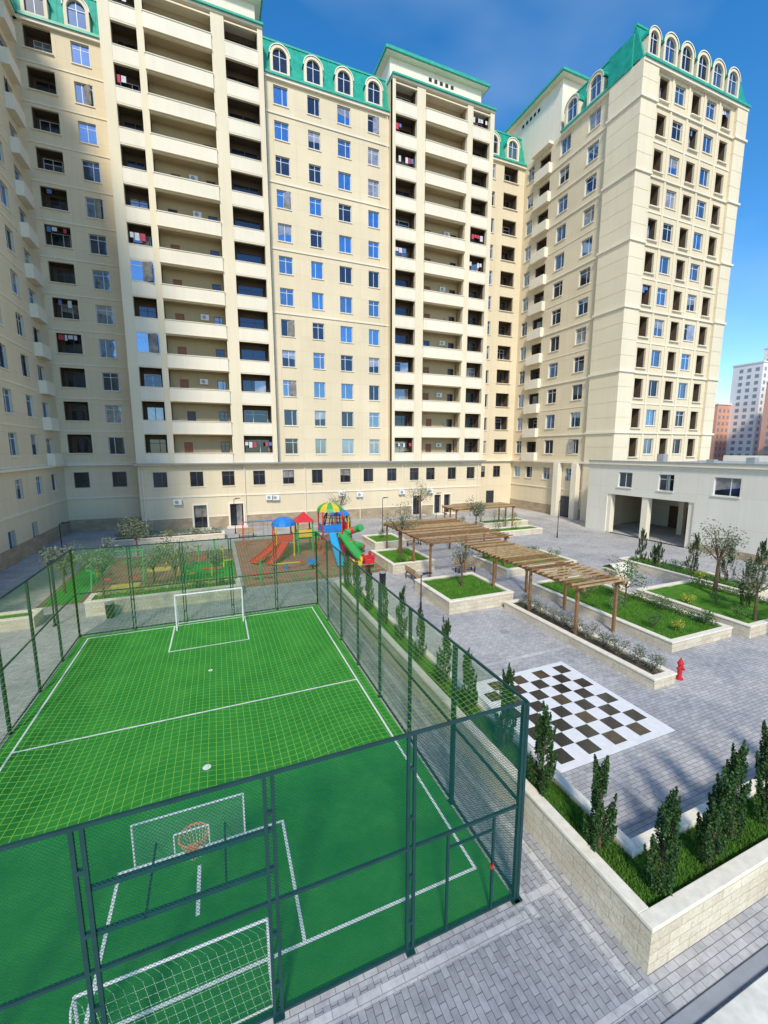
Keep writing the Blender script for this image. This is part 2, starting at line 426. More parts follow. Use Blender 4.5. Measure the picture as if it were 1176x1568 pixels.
# ======================================================== MAIN BUILDING
main=empty('apartment_building')
B=MB(((0,50),(1,0),(0,-1))); W=MB(B.fr)
pill1=[(-7.4,-6.5),(-4.45,-3.87),(1.9,3.1),(6.2,6.7)]
bays1=[(-6.5,-4.45,'s'),(-3.87,1.9,'long'),(3.1,6.2,'s')]
block(B,W,-7.4,pill1,bays1,6.7)
pill2=[(20.8,21.2),(23.9,25.0),(30.7,31.5),(34.0,34.6)]
bays2=[(21.2,23.9,'s'),(25.0,30.7,'long'),(31.5,34.0,'s')]
block(B,W,20.8,pill2,bays2,34.6)
penthouse(B,W,-6.6,6.2,-.2,49.9,52.9); penthouse(B,W,21.0,33.4,-.2,49.9,52.9)
ops=[]
for k in range(NF):
    for cx,w in ((8.5,1.5),(12,1.35),(15.4,1.5),(18.9,1.35)):
        ops.append(winop(cx,w,F0+FH*k))
wall(B,6.7,20.8,F0-.3,TOP,ops,'wall',0)
for o in ops: window(W,*o[:4],-.2); sills(B,o[0],o[1],o[2],0)
for zc in (F0+FH*5-.1,F0+FH*7-.1,F0+FH*9-.1,F0+FH*11-.1): B.box(6.7,20.8,0,.1,zc,zc+.16,'pale')
mansard(B,6.7,20.8)
for cx in (8.5,12,15.4,18.9): dormer(B,W,cx)
B.box(6.7,20.8,-7,-1.3,TOP,TOP+3.8,'roof')
d=-2.3; ops=[];lo=[]
for k in range(NF):
    z=F0+FH*k; ops.append(winop(-9.6,1.45,z)); lo.append((-13.9,-11.8,z+1.0,z+2.9,1.3))
wall(B,-14.5,-7.4,0,TOP,ops+lo,'wall',d)
for o in ops: window(W,*o[:4],d-.2); sills(B,o[0],o[1],o[2],d)
for i,o in enumerate(lo):
    loggia_in(B,W,*o,d); B.box(o[0]-.1,o[1]+.1,d-.02,d+.16,o[2]-.07,o[2],'pale')
    if R.random()<.3: laundry(B,o[0],o[1],o[3]-.1,d-.2)
for k in range(0,NF): B.box(-14.5,-7.4,d,d+.07,F0+FH*k-.1,F0+FH*k+.02,'pale')
mansard(B,-14.5,-7.4,d); dormer(B,W,-9.6,d); dormer(B,W,-12.8,d)
B.poly([(-7.4,d,0),(-7.4,-.4,0),(-7.4,-.4,TOP+3),(-7.4,d,TOP+3)],'wall')
d=-1.5; ops=[];lo=[]
for k in range(NF):
    z=F0+FH*k; ops.append(winop(36.3,1.2,z)); lo.append((38.3,40.6,z+1.0,z+2.9,1.3))
wall(B,34.6,41.7,0,TOP,ops+lo,'wall',d)
for o in ops: window(W,*o[:4],d-.2); sills(B,o[0],o[1],o[2],d)
for o in lo: loggia_in(B,W,*o,d); B.box(o[0]-.1,o[1]+.1,d-.02,d+.16,o[2]-.07,o[2],'pale')
mansard(B,34.6,41.7,d); dormer(B,W,36.2,d); dormer(B,W,39.4,d)
B.poly([(34.6,d,0),(34.6,-.4,0),(34.6,-.4,TOP+3),(34.6,d,TOP+3)],'wall')
d=.75; ops=[]
wx=[-5.4,-1.9,1.3,4.6,7.9,11.3,14.8,17.8,21.0,24.2,26.6,29.9,32.9]
for x in wx: ops.append((x-.65,x+.65,4.65,6.25,.25))
doors=[(-2.4,-1.1),(1.3,2.7),(24.0,25.1),(27.2,28.2),(28.7,29.7)]
for a,b in doors: ops.append((a,b,0.05,2.6,.4))
wall(B,-7.4,34.6,0,F0-.3,ops,'wall',d)
for o in ops[:len(wx)]: window(W,*o[:4],d-.18,'bframe','g1'); sills(B,o[0],o[1],o[2],d)
for a,b in doors:
    window(W,a,b,.05,2.6,d-.35,'bframe','g1')
    B.box(a-.18,a,d,d+.08,.02,2.78,'pale');B.box(b,b+.18,d,d+.08,.02,2.78,'pale');B.box(a,b,d,d+.08,2.6,2.78,'pale')
    B.box(a-.4,b+.4,d+.1,d+1.1,0,.14,'cop')
xs=-7.4
for a,b in doors+[(34.6,34.6)]:
    if a-.18>xs: B.box(xs,a-.18 if a<34 else 34.6,d,d+.06,0,1.25,'base'); B.box(xs,a-.18 if a<34 else 34.6,d,d+.09,1.25,1.33,'cop')
    xs=b+.18
B.box(-7.4,34.6,d,d+.09,3.5,3.66,'pale')
B.poly([(-7.4,d,0),(-7.4,-2.3,0),(-7.4,-2.3,7),(-7.4,d,7)],'wall');B.poly([(34.6,d,0),(34.6,-2.3,0),(34.6,-2.3,7),(34.6,d,7)],'wall')
B.box(-7.6,34.8,-1,1.3,F0-.3,F0-.18,'wall2'); B.box(-7.75,34.95,-1,1.5,F0-.18,F0-.05,'grey')
B.box(-14.5,-7.76,-2.3,-1.95,F0-.3,F0-.11,'pale'); B.box(34.96,41.7,-1.5,-1.15,F0-.3,F0-.11,'pale')
B.box(-14.5,-7.4,-2.3,-2.23,0,1.25,'base'); B.box(-14.5,-7.4,-2.3,-2.2,3.5,3.66,'pale')
for cx in (-13,-9.6): window(W,cx-.65,cx+.65,4.65,6.25,-2.27,'bframe','g1')
for cx in (36.2,38.9): window(W,cx-.6,cx+.6,4.65,6.25,-1.47,'bframe','g1')
B.box(37.2,38.5,-1.49,-1.4,0,2.6,'ddoor')
for x,z in ((5.2,2.9),(5.9,2.85),(13.8,3.0),(16.1,2.8),(21.9,2.9),(26,2.9),(-4.3,2.8)): ac(B,x,d+.1,z)
for x in (-7.0,3.0,9.8,16.6,22.4,34.0):
    B.beam(B.P(x,d+.16,0),B.P(x,d+.16,F0-.3),.05,'pale',8)
for x in (6.95,20.55): B.beam(B.P(x,.12,F0),B.P(x,.12,TOP-.3),.06,'pale',8)
B.box(-30,-7.41,-14,-4.2,0,TOP+3.8,'wall'); B.box(-7.4,34.6,-14,-.9,0,F0-.4,'wall'); B.box(-7.3,34.5,-14,-1.0,F0,49.9,'wall'); B.box(34.7,56,-14,-3.2,0,TOP+3.8,'wall')
B.obj('walls_and_balconies',main); W.obj('windows_and_doors',main)

# ======================================================== LEFT WING
left=empty('apartment_wing')
B=MB(((-14.5,52.3),(0,-1),(1,0))); W=MB(B.fr)
ops=[]
for k in range(NF):
    z=F0+FH*k
    for cx in (6.7,10.9,15.2,19.4,23.6,27.8): ops.append(winop(cx,1.5,z))
    ops.append((2.2,3.9,z+.05,z+2.4,.3))
for cx in (3,6.7,10.9,15.2,19.4,23.6): ops.append((cx-.65,cx+.65,4.65,6.25,.25))
for cx in (8.8,13.2,21.5): ops.append((cx-.6,cx+.6,.05,2.5,.35))
wall(B,0,32,0,TOP,ops,'wall',0)
for o in ops:
    window(W,*o[:4],-o[4]+.06)
    if o[3]-o[2]<2: sills(B,o[0],o[1],o[2],0)
for k in range(NF):
    z=F0+FH*k
    B.box(1.9,4.2,0.002,.6,z-.18,z,'pale')
    B.box(1.9,4.2,.5,.6,z,z+1.0,'pale');B.box(1.9,2.0,.002,.5,z,z+1.0,'pale');B.box(4.1,4.2,.002,.5,z,z+1.0,'pale')
    B.box(4.9,32,0,.06,z-.1,z+.02,'pale')
B.box(0,32,0,.4,F0-.32,F0-.12,'pale'); B.box(0,32,0,.07,0,1.25,'base'); B.box(0,32,0,.09,3.5,3.66,'pale')
mansard(B,0,32); 
for cx in (6.7,10.9,15.2): dormer(B,W,cx)
B.box(0,32,-14,-1.3,0,TOP+3.8,'wall')
B.obj('walls_and_balconies',left); W.obj('windows_and_doors',left)

# ======================================================== TOWER
tower=empty('apartment_tower')
TX,TY=41.7,34.3
B=MB(((TX,TY),(0,1),(-1,0))); W=MB(B.fr)
ops=[];lo=[]
for k in range(NF):
    z=F0+FH*k
    ops+= [winop(5.7,1.6,z),winop(9.9,1.6,z),winop(15.9,1.2,z)]
    lo.append((12.3,14.3,z+.05,z+2.5,.9))
for cx in (6,10.1,13.5,16.0): ops.append((cx-.65,cx+.65,4.65,6.25,.25))
wall(B,0,17.2,0,TOP,ops+lo,'wall',0)
for o in ops: window(W,*o[:4],-.2); sills(B,o[0],o[1],o[2],0)
for o in lo: loggia_in(B,W,*o,0)
for k in range(NF):
    z=F0+FH*k
    B.box(12.0,14.6,0.002,.55,z-.2,z,'pale');B.box(12.0,14.6,.45,.55,z,z+1.0,'pale');B.box(12.0,12.1,.002,.45,z,z+1.0,'pale');B.box(14.5,14.6,.002,.45,z,z+1.0,'pale')
    if k%2==1 or k>9:
        B.box(3.7,11.9,0,.12,z-.14,z+.02,'pale')
    else: B.box(3.7,11.9,0,.05,z-.08,z+.0,'pale')
B.box(0,17.2,0,.5,F0-.32,F0-.1,'pale'); B.box(3.7,17.2,0,.07,0,1.25,'base'); B.box(3.7,17.2,0,.09,3.5,3.66,'pale')
mansard(B,3.6,10.5); dormer(B,W,5.7,w=2.1); dormer(B,W,9.0,w=2.1)
penthouse(B,W,10.9,21,-.0,TOP,53.2)
B.box(3.6,10.9,-6,-1.2,TOP,TOP+3.6,'roof')
B.box(12,15.2,0,.7,TOP-.2,TOP+.1,'pale')
for cx in (4.6,7.6): B.box(cx-.4,cx+.4,.07,.8,0,F0-.33,'pale')
B.box(5.1,7.1,.08,.12,.02,2.7,'ddoor')
B.obj('west_walls',tower); W.obj('west_windows',tower)
B=MB(((TX,TY),(1,0),(0,-1))); W=MB(B.fr); TW=16.4
ops=[];lo=[]
for k in range(NF):
    z=F0+FH*k
    for cx in (5.7,10.8): ops.append(winop(cx,1.6,z))
    for cx in (3.2,8.3,13.4): lo.append((cx-.7,cx+.7,z+.55,z+2.7,1.1))
wall(B,0,TW,0,TOP,ops+lo,'wall',0)
for o in ops: window(W,*o[:4],-.2); sills(B,o[0],o[1],o[2],0)
for o in lo:
    loggia_in(B,W,*o,0); B.box(o[0]-.12,o[1]+.12,-.02,.2,o[2]-.1,o[2],'pale')
    if R.random()<.2: laundry(B,o[0],o[1],o[3]-.1,-.2)
for k in range(NF):
    z=F0+FH*k; p=.16 if k%2==1 else .07
    B.box(1.9,14.8,0,p,z-.1,z+.04,'pale')
for u in (4.45,7.0,9.55,12.1): B.box(u-.12,u+.12,0,.1,F0,TOP-.3,'wall2')
for k in range(0,NF*2):
    z=F0+FH/2*k
    B.box(-.35,1.9,-3.6,.3,z,z+FH/2-.04,'wall2'); B.box(-.32,1.87,-3.57,.27,z+FH/2-.04,z+FH/2,'wall')
    B.box(14.8,TW+.3,-3,.3,z,z+FH/2-.04,'wall2'); B.box(14.83,TW+.27,-2.97,.27,z+FH/2-.04,z+FH/2,'wall')
for k in (1,3,5,7,9,11):
    z=F0+FH*k; B.box(-.5,2.0,-3.7,.45,z-.12,z+.1,'pale'); B.box(14.7,TW+.5,-3.1,.45,z-.12,z+.1,'pale')
B.box(-.35,1.9,-3.6,.3,0,F0-.001,'wall2')
mansard(B,-.3,TW+.3,.1,TOP,3.6)
for cx in (3.2,5.7,8.3,10.8,13.4): dormer(B,W,cx,.15,w=2.1)
dormer(B,W,.8,.15,w=1.7)
B.box(-.45,2.1,-3.8,-1.0,TOP,TOP+2.9,'green')
B.poly([(-.45,-3.8,TOP+2.9),(-.45,-1,TOP+2.9),(.8,-2.3,TOP+4.1)],'green');B.poly([(-.45,-1,TOP+2.9),(2.1,-1,TOP+2.9),(.8,-2.3,TOP+4.1)],'green');B.poly([(2.1,-1,TOP+2.9),(2.1,-3.8,TOP+2.9),(.8,-2.3,TOP+4.1)],'green')
B.box(1,TW-.01,-12,-1.3,0,TOP+3.5,'wall2')
B.box(TW,TW+.6,-9,-1,TOP-3,TOP,'pale')
B.obj('south_walls',tower); W.obj('south_windows',tower)
B=MB(((TX+TW,TY),(0,1),(1,0)))
wall(B,0,24,0,TOP,[],'wall'); B.box(5,10,0,1,F0,TOP-1,'wall2')
B.obj('east_walls',tower)

# ======================================================== PODIUM (low wing)
pod=empty('low_podium_building')
B=MB(((38,33.3),(0,-1),(-1,0))); W=MB(B.fr)
ops=[(1.8,10.4,0.0,4.05,.4)]
for cx,w in ((3.7,1.5),(7.8,1.4),(12.7,1.9),(18,1.9),(23,1.9),(28,1.9)): ops.append((cx-w/2,cx+w/2,4.85,6.35,.22))
wall(B,-.6,40,0,7.1,ops,'low',0)
for o in ops[1:]: window(W,*o[:4],-.16,'frame','g1'); sills(B,o[0],o[1],o[2],0)
B.box(10.4,40,0,.06,0,.6,'base')
B.box(-.6,40,-.3,.22,7.1,7.42,'pale'); B.box(-.6,40,-.35,.3,7.42,7.5,'grey')
B.box(-.6,40,-22,-.35,7.0,7.2,'roof'); B.box(-.7,-.6,-3.3,0,0,7.1,'low')
for u in (1.9,5.9,10.2): 
    B.box(u-.3,u+.3,-.7,-.1,0,4.05,'pale'); B.box(u-.25,u+.25,-6,-5.5,0,4.05,'pale')
B.poly([(0,-9,0),(11,-9,0),(11,-9,4.1),(0,-9,4.1)],'low'); B.poly([(10.6,-.4,0),(10.6,-9,0),(10.6,-9,4.1),(10.6,-.4,4.1)],'low')
B.poly([(0,-.4,4.06),(11,-.4,4.06),(11,-9,4.06),(0,-9,4.06)],'low')
for u in (2.5,4.2,7.5): B.box(u,u+1.2,-8.99,-8.9,0,2.4,'bframe')
B.box(40,40.3,-22,0,0,7.4,'low')
for i in range(9):
    u=3+i*3.1; dd=-6-R.random()*10; B.box(u,u+.7,dd,dd+.7,7.2,7.2+R.uniform(.4,1.0),'grey')
B.box(0,40,-22.3,-22,0,7.9,'low')
B.obj('walls',pod); W.obj('windows',pod)

# ======================================================== GROUND
def sheet(name,rects,k,z):
    B=MB()
    for (x0,x1,y0,y1) in rects: B.poly([(x0,y0,z),(x1,y0,z),(x1,y1,z),(x0,y1,z)],k)
    return B.obj(name)
sheet('ground',[(-900,1400,-600,1500)],'asph',-.008)
sheet('courtyard_paving',[(-14.5,38,-10,52.4)],'pave',0)
sheet('courtyard_paving_east',[(38,60,22,34),(38,41.7,34,52)],'pave2',0.0)
sheet('footpath',[(4.95,6.1,3.0,26),(-14,4.95,3.0,5.2)],'pave3',.004)
B=MB()
for (x0,x1,y0,y1) in [(-14,4.9,4.95,5.12),(5.7,5.85,3.55,25),(4.98,5.1,4.95,25),(-14,6.09,3.38,3.5),(5.12,5.68,5.2,5.35),(9.2,9.4,4.85,7.0),(9.2,9.4,12.3,24),(9.42,14,12.8,13.0)]:
    B.poly([(x0,y0,.009),(x1,y0,.009),(x1,y1,.009),(x0,y1,.009)],'pave2')
B.obj('paving_edging')
B=MB(); B.box(-14,40,-4,2.86,0,.12,'conc'); B.box(-14,40,2.92,3.1,0,.04,'grey'); B.obj('concrete_apron',bevel=.01)
B=MB()
for x,y in ((9.9,5.9),(12.3,15.2),(24,29),(3,46)):
    B.poly([(x+.22*math.cos(i*.3142),y+.22*math.sin(i*.3142),.013) for i in range(20)],'grey')
B.obj('manhole_covers')
sheet('sports_pitch_turf',[(-6.15,4.85,5.4,22.0)],'turf',.012)
B=MB(); LW=.06
def ln(x0,y0,x1,y1,w=LW):
    B.poly([(min(x0,x1)-w/2,min(y0,y1)-w/2,.0165),(max(x0,x1)+w/2,min(y0,y1)-w/2,.0165),(max(x0,x1)+w/2,max(y0,y1)+w/2,.0165),(min(x0,x1)-w/2,max(y0,y1)+w/2,.0165)],'line')
x0,x1,y0,y1=-5.8,4.5,6.15,21.7
ln(x0,y0,x1,y0);ln(x0,y1,x1,y1);ln(x0,y0+LW,x0,y1-LW);ln(x1,y0+LW,x1,y1-LW)
ln(x0+LW,13.85,x1-LW,13.85)
for s,ya,yb in ((1,y0,8.75),(-1,y1,18.87)):
    ln(-2.25,yb,1.0,yb)
    for x in (-2.25,1.0): ln(x,min(ya,yb)+LW,x,max(ya,yb)-LW)
ln(-.75,7.35,-.75,8.3,.07)
for (cx,cy,r) in ((-.65,11.2,.11),(-.6,16.6,.08)):
    B.poly([(cx+r*math.cos(i*.5236),cy+r*math.sin(i*.5236),.0165) for i in range(12)],'line')
B.obj('pitch_markings')

# chessboard
B=MB(); cx0,cy0,cs=8.1,7.45,4.55; bd=.22; sq=(cs-2*bd)/8; rc=random.Random(4)
B.box(cx0,cx0+cs,cy0,cy0+cs,0,.012,'tw')
for i in range(8):
    for j in range(8):
        if (i+j)%2==0:
            a=cx0+bd+i*sq+.006;b=cy0+bd+j*sq+.006
            B.poly([(a,b,.016),(a+sq-.012,b,.016),(a+sq-.012,b+sq-.012,.016),(a,b+sq-.012,.016)],'tb' if rc.random()<.8 else 'tb_refl')
B.obj('giant_chessboard')

sheet('playground_rubber',[(1.3,11,26.5,41)],'rubber',.01)
sheet('exercise_area_rubber',[(-9.5,1.0,27.2,38)],'rubberd',.01)
sheet('exercise_area_turf',[(-2.6,.9,27.4,34),(-9.3,-7.6,27.4,37)],'turf',.015)
B=MB()
for x,y,w,h in ((-6.5,29,1.6,1.2),(-5,32.5,1.6,1.2)):
    B.poly([(x,y,.015),(x+w,y,.015),(x+w,y+h,.015),(x,y+h,.015)],'rubber2')
B.obj('exercise_area_pads')

# ======================================================== FOLIAGE
def leaves(B,c,n,rx,rz,size,k,rnd,up=0.):
    mk=B.mi(k)
    for _ in range(n):
        while True:
            px,py,pz=rnd.uniform(-1,1),rnd.uniform(-1,1),rnd.uniform(-1,1)
            if px*px+py*py+pz*pz<1: break
        q=Vector((c[0]+px*rx,c[1]+py*rx,c[2]+pz*rz))
        a=Vector((rnd.gauss(0,1),rnd.gauss(0,1),rnd.gauss(0,.6)+up)).normalized()
        b=a.cross(Vector((rnd.gauss(0,1),rnd.gauss(0,1),rnd.gauss(0,1)))).normalized()
        s=size*rnd.uniform(.6,1.3)
        i=len(B.v); B.v+=[tuple(q-b*s*.35),tuple(q+a*s*.5),tuple(q+b*s*.35),tuple(q-a*s*.6)]
        B.f.append((i,i+1,i+2,i+3)); B.m.append(mk)
def cypress(x,y,z,h,seed,fat=.3,name='cypress_tree',dn=1):
    r=random.Random(seed); B=MB()
    lx,ly=r.uniform(-.06,.06),r.uniform(-.06,.06)
    B.beam((x,y,z-.05),(x+lx*h*.8,y+ly*h*.8,z+h*.8),.035,'bark',6,.01)
    nb=int(44*h/2.2)
    for i in range(nb):
        t=(i+r.random())/nb
        rad=fat*(math.sin(min(1,t*2.6+.35)*math.pi/2))*(1-t)**.65*r.uniform(.45,1.25)
        an=r.uniform(0,6.28); zz=z+.08+t*h*.86
        bx=x+lx*t*h+math.cos(an)*rad*.75; by=y+ly*t*h+math.sin(an)*rad*.75
        L=r.uniform(.2,.4)
        tip=Vector((bx+math.cos(an)*.08,by+math.sin(an)*.08,zz+L))
        B.beam((x+lx*t*h,y+ly*t*h,zz-.05),tuple(tip-Vector((0,0,.08))),.009,'bark',4,.004)
        for j in range(5):
            s=j/4; c=Vector((bx,by,zz)).lerp(tip,s)
            leaves(B,c,int(28*dn),.08*(1.2-s),.085,.048,'cyp',r,.8)
    return B.obj(name)
def tree(x,y,z,h,cr,seed,k='olive',name='olive_tree',dens=1,sz=.1):
    r=random.Random(seed); B=MB()
    th=h*.42
    mid=(x+r.uniform(-.06,.06),y+r.uniform(-.06,.06),z+th)
    B.beam((x,y,z-.05),mid,.07*h/3,'bark',8,.05*h/3)
    for i in range(9):
        an=i*2.4+r.random(); e=r.uniform(.3,1.25); L=cr*r.uniform(.65,1.0)
        tip=Vector((mid[0]+math.cos(an)*math.cos(e)*L,mid[1]+math.sin(an)*math.cos(e)*L,mid[2]+.2+math.sin(e)*L*1.3))
        B.beam(mid,tuple(tip),.03*h/3,'bark',5,.008)
        for j in range(4):
            s=.5+.17*j; c=Vector(mid).lerp(tip,s)+Vector((r.gauss(0,.1),r.gauss(0,.1),r.gauss(0,.1)))*cr
            leaves(B,c,int(38*dens),cr*.3,cr*.26,sz,k,r)
    return B.obj(name)
def shrub(x,y,z,r0,h,seed,k='shrub',name='shrub',sz=.06,n=420):
    r=random.Random(seed); B=MB()
    for i in range(7):
        an=r.uniform(0,6.28); q=(x+math.cos(an)*r0*.6,y+math.sin(an)*r0*.6,z+h*r.uniform(.5,.85))
        B.beam((x,y,z-.03),q,.012,'bark',4,.005)
        leaves(B,q,n//9,r0*.5,h*.3,sz,k,r)
    leaves(B,(x,y,z+h*.45),n//4,r0*.8,h*.45,sz,k,r)
    return B.obj(name)
def grasspatch(name,rects,z,dens,h=.08):
    r=random.Random(len(name)+int(rects[0][0]*10)); B=MB(); k=B.mi('blade')
    for (x0,x1,y0,y1) in rects:
        for _ in range(int((x1-x0)*(y1-y0)*dens)):
            x=r.uniform(x0,x1);y=r.uniform(y0,y1);an=r.uniform(0,6.28);hh=h*r.uniform(.5,1.4)
            dx,dy=math.cos(an)*.008,math.sin(an)*.008; lx,ly=r.gauss(0,.03),r.gauss(0,.03)
            i=len(B.v); B.v+=[(x-dx,y-dy,z),(x+dx,y+dy,z),(x+lx,y+ly,z+hh)]
            B.f.append((i,i+1,i+2)); B.m.append(k)
    return B.obj(name)
def hedge(x0,y0,x1,y1,z,h=.4,w=.25,k='shrub'):
    B=MB(); rr=random.Random(int(x0*3+y0*5)); L=math.hypot(x1-x0,y1-y0); n=int(L/.15)
    for i in range(n+1):
        t=i/n; leaves(B,(x0+(x1-x0)*t+rr.gauss(0,.03),y0+(y1-y0)*t+rr.gauss(0,.03),z+h*.5),55,w,h*.55*rr.uniform(.8,1.15),.07,k,rr)
    B.obj('clipped_hedge')

# ======================================================== PLANTERS
def planter(x0,x1,y0,y1,h,t=.22,fill='lawn',soil=.12,name='stone_planter'):
    e=empty(name); B=MB(); C=MB()
    for (a,b,c,d) in ((x0,x1,y0,y0+t),(x0,x1,y1-t,y1),(x0,x0+t,y0+t,y1-t),(x1-t,x1,y0+t,y1-t)):
        B.box(a,b,c,d,0,h-.07,'stone')
    o=.03
    for (a,b,c,d) in ((x0-o,x1+o,y0-o,y0+t+.01),(x0-o,x1+o,y1-t-.01,y1+o),(x0-o,x0+t+.01,y0+t+.01,y1-t-.01),(x1-t-.01,x1+o,y0+t+.01,y1-t-.01)):
        C.box(a,b,c,d,h-.07,h,'cop')
    S=MB(); n=max(2,int((x1-x0)/.5)); m=max(2,int((y1-y0)/.5)); r=random.Random(int(x0*7+y0))
    g=[[(x0+t+(x1-x0-2*t)*i/n,y0+t+(y1-y0-2*t)*j/m,h-soil+r.uniform(-.02,.03)) for j in range(m+1)] for i in range(n+1)]
    for i in range(n):
        for j in range(m): S.poly([g[i][j],g[i+1][j],g[i+1][j+1],g[i][j+1]],fill)
    B.obj('wall',e,bevel=.006);C.obj('coping',e,bevel=.012);S.obj('lawn',e)
    return e
e=empty('stone_planter'); B=MB(); C=MB(); S=MB(); t=.22; h=.95
X0,Y0=6.1,3.6; XI,YI=6.95,4.6; YE=23; XE=22
segs=[(X0,XE,Y0,Y0+t),(X0,X0+t,Y0+t,YE),(XI,XI+t,YI,YE),(XI+t,XE,YI,YI+t),(X0+t,XI,YE-t,YE)]
for a,b,c,d in segs: B.box(a,b,c,d,0,h-.08,'stone')
for a,b,c,d in segs: C.box(a-(.03 if a==X0 else 0),b,c-(.03 if c==Y0 else 0),d+.002,h-.08,h,'cop')
def soil(a,b,c,d):
    n=max(2,int((b-a)/.3)); m=max(2,int((d-c)/.3)); r=random.Random(5)
    g=[[(a+(b-a)*i/n,c+(d-c)*j/m,h-.16+r.uniform(-.02,.02)) for j in range(m+1)] for i in range(n+1)]
    for i in range(n):
        for j in range(m): S.poly([g[i][j],g[i+1][j],g[i+1][j+1],g[i][j+1]],'lawn')
soil(X0+t,XI,Y0+t,YE-t); soil(XI,XE,Y0+t,YI)
B.obj('wall',e,bevel=.006);C.obj('coping',e,bevel=.012);S.obj('lawn',e)
grasspatch('planter_grass',[(X0+t,XI,Y0+t,12),(XI,14,Y0+t,YI)],h-.16,3000,.08)

planter(10.9,15.0,17.9,22,.75)
planter(11,14.3,25.6,30,.75)
planter(14.15,15.3,9.2,17.6,.42,fill='soil')
planter(17.5,21.6,10.8,19.5,.5)
planter(22.2,27.0,10.4,16,.6)
planter(27.5,29.7,13,21.4,.6)
planter(17.8,24,22,26,.6)
planter(22,31,33,35,.6)
planter(-6.6,1.0,24.7,26.2,.8)
planter(-13.5,-8.5,24,25.2,.6)
planter(12.5,15.5,33,36.5,.6)
planter(27,33,37.5,39.5,.6)
planter(-9,0.5,42.5,44,.6,fill='soil')
grasspatch('lawn_grass_blades',[(11.15,14.8,18.1,21.8)],.63,500,.09)
grasspatch('lawn_grass_blades_east',[(17.8,21.3,11.1,19.2),(22.5,26.7,10.7,15.7)],.39,450,.1)

sd=100
for y in (8.0,9.6,11.2,12.9,14.6,16.4,18.2,20,21.8):
    sd+=1; cypress(6.6,y,.8,2.05+.25*math.sin(sd*3),sd,.27,dn=.7 if y>10 else 1)
cypress(6.42,6.45,.8,2.15,130,.3); cypress(6.5,4.95,.8,1.95,131,.28)
for x,y,hh in ((6.8,4.0,1.85),(8.15,3.98,1.9),(9.15,4.15,2.0),(10.2,4.1,2.1),(11.5,4.1,2.1),(13,4.1,2.0)):
    sd+=1; cypress(x,y,.8,hh,sd,.25)
for x,y,hh in ((28.5,20.4,2.4),(28.2,18.9,1.6),(28.6,17,2.8),(28.5,15.0,2.8),(29.0,13.6,3.0),(25,12,2.6),(28.8,19.6,1.2)):
    sd+=1; cypress(x,y,.5,hh,sd,.5,dn=.8)
tree(13.0,20,.65,3.0,1.0,1,'silver','young_tree',.5,.09)
tree(12.6,27.8,.65,4.2,1.7,2,'olive','young_tree',.6,.11)
tree(19.8,14.8,.4,2.2,1.1,3,'shrub','young_tree',.6,.09)
tree(25.5,13.8,.5,4.6,1.6,4,'silver','young_tree',.8,.11)
tree(23.5,10.9,.5,3.2,1.2,14,'silver','young_tree',.6,.09)
tree(-5.9,25.4,.7,3.2,1.3,5,'olive','olive_tree',1.2,.1)
tree(-2.6,26.9,.0,3.6,1.6,6,'olive','olive_tree',1.2,.1)
tree(-3.8,28,.0,3.2,1.2,16,'olive','olive_tree',1,.1)
tree(-.3,25.4,.7,2.4,.9,26,'olive','olive_tree',.9,.09)
tree(-8.8,29.5,.0,3.4,1.4,27,'olive','olive_tree',1,.1)
tree(-6.0,37,.0,3.6,1.5,28,'olive','olive_tree',.8,.12)
tree(-12,25,.5,3.0,1.2,7,'olive','olive_tree',1,.1)
tree(23,45,.0,5.5,2.0,8,'silver','young_tree',.6,.13)
tree(23.5,34,.5,3.6,1.4,9,'olive','young_tree',.8,.12)
tree(12.5,44,.0,5.0,1.6,18,'silver','young_tree',.5,.12)
r=random.Random(3)
y=9.7
while y<17.3:
    sd+=1; shrub(14.72,y,.36,.38,.75,sd,'silver','lavender_shrub',.06,380); y+=r.uniform(.6,.85)
SH=[(18.3,12.2,'shrub',.4,.7),(19.0,11.6,'yel',.3,.4),(20.6,13.4,'shrub',.5,.8),(18.6,16.2,'silver',.5,1.1),(20.2,17.5,'shrub',.6,1.0),(18.4,14.3,'silver',.4,.9),(19.2,18.5,'silver',.5,1.1),(20.8,16,'shrub',.4,.7),(21,11.6,'shrub',.35,.6),(23,11.2,'shrub',.4,.7),(24.1,12.8,'shrub',.45,.7),(26,14.8,'shrub',.5,.8),(22.9,13.6,'yel',.4,.5),
    (12,26.5,'shrub',.45,.6),(13.2,28.9,'yel',.45,.6),(12.8,26.4,'yel',.4,.5),(28.5,37.9,'yel',.6,1.6),(30.2,38.4,'yel',.5,1.4),(31.5,38.2,'shrub',.5,1),(26,33.9,'shrub',.5,.9),(28.5,34,'yel',.5,.9),(14,35,'shrub',.5,.8),(24.5,38.2,'shrub',.5,.9),(27.6,39,'shrub',.6,1.3),
    (-8,43.2,'shrub',.5,.7),(-6.3,43.2,'shrub',.5,.7),(-4.4,43.2,'yel',.45,.6),(-2,43.2,'shrub',.5,.7),(-11,24.6,'shrub',.4,.6),(-4.3,25.4,'yel',.4,.5),(-1.2,25.4,'shrub',.4,.6),(.2,25.4,'shrub',.4,.5),(19,23.5,'shrub',.5,.9),(21,24.5,'yel',.5,.6),(22.8,23,'shrub',.5,.9),(20,22.8,'silver',.5,1.0),(28,16,'yel',.4,.5),(28.9,18,'shrub',.5,.6)]
for x,y,k,rr,hh in SH:
    sd+=1; shrub(x,y,.5,rr,hh,sd,k)
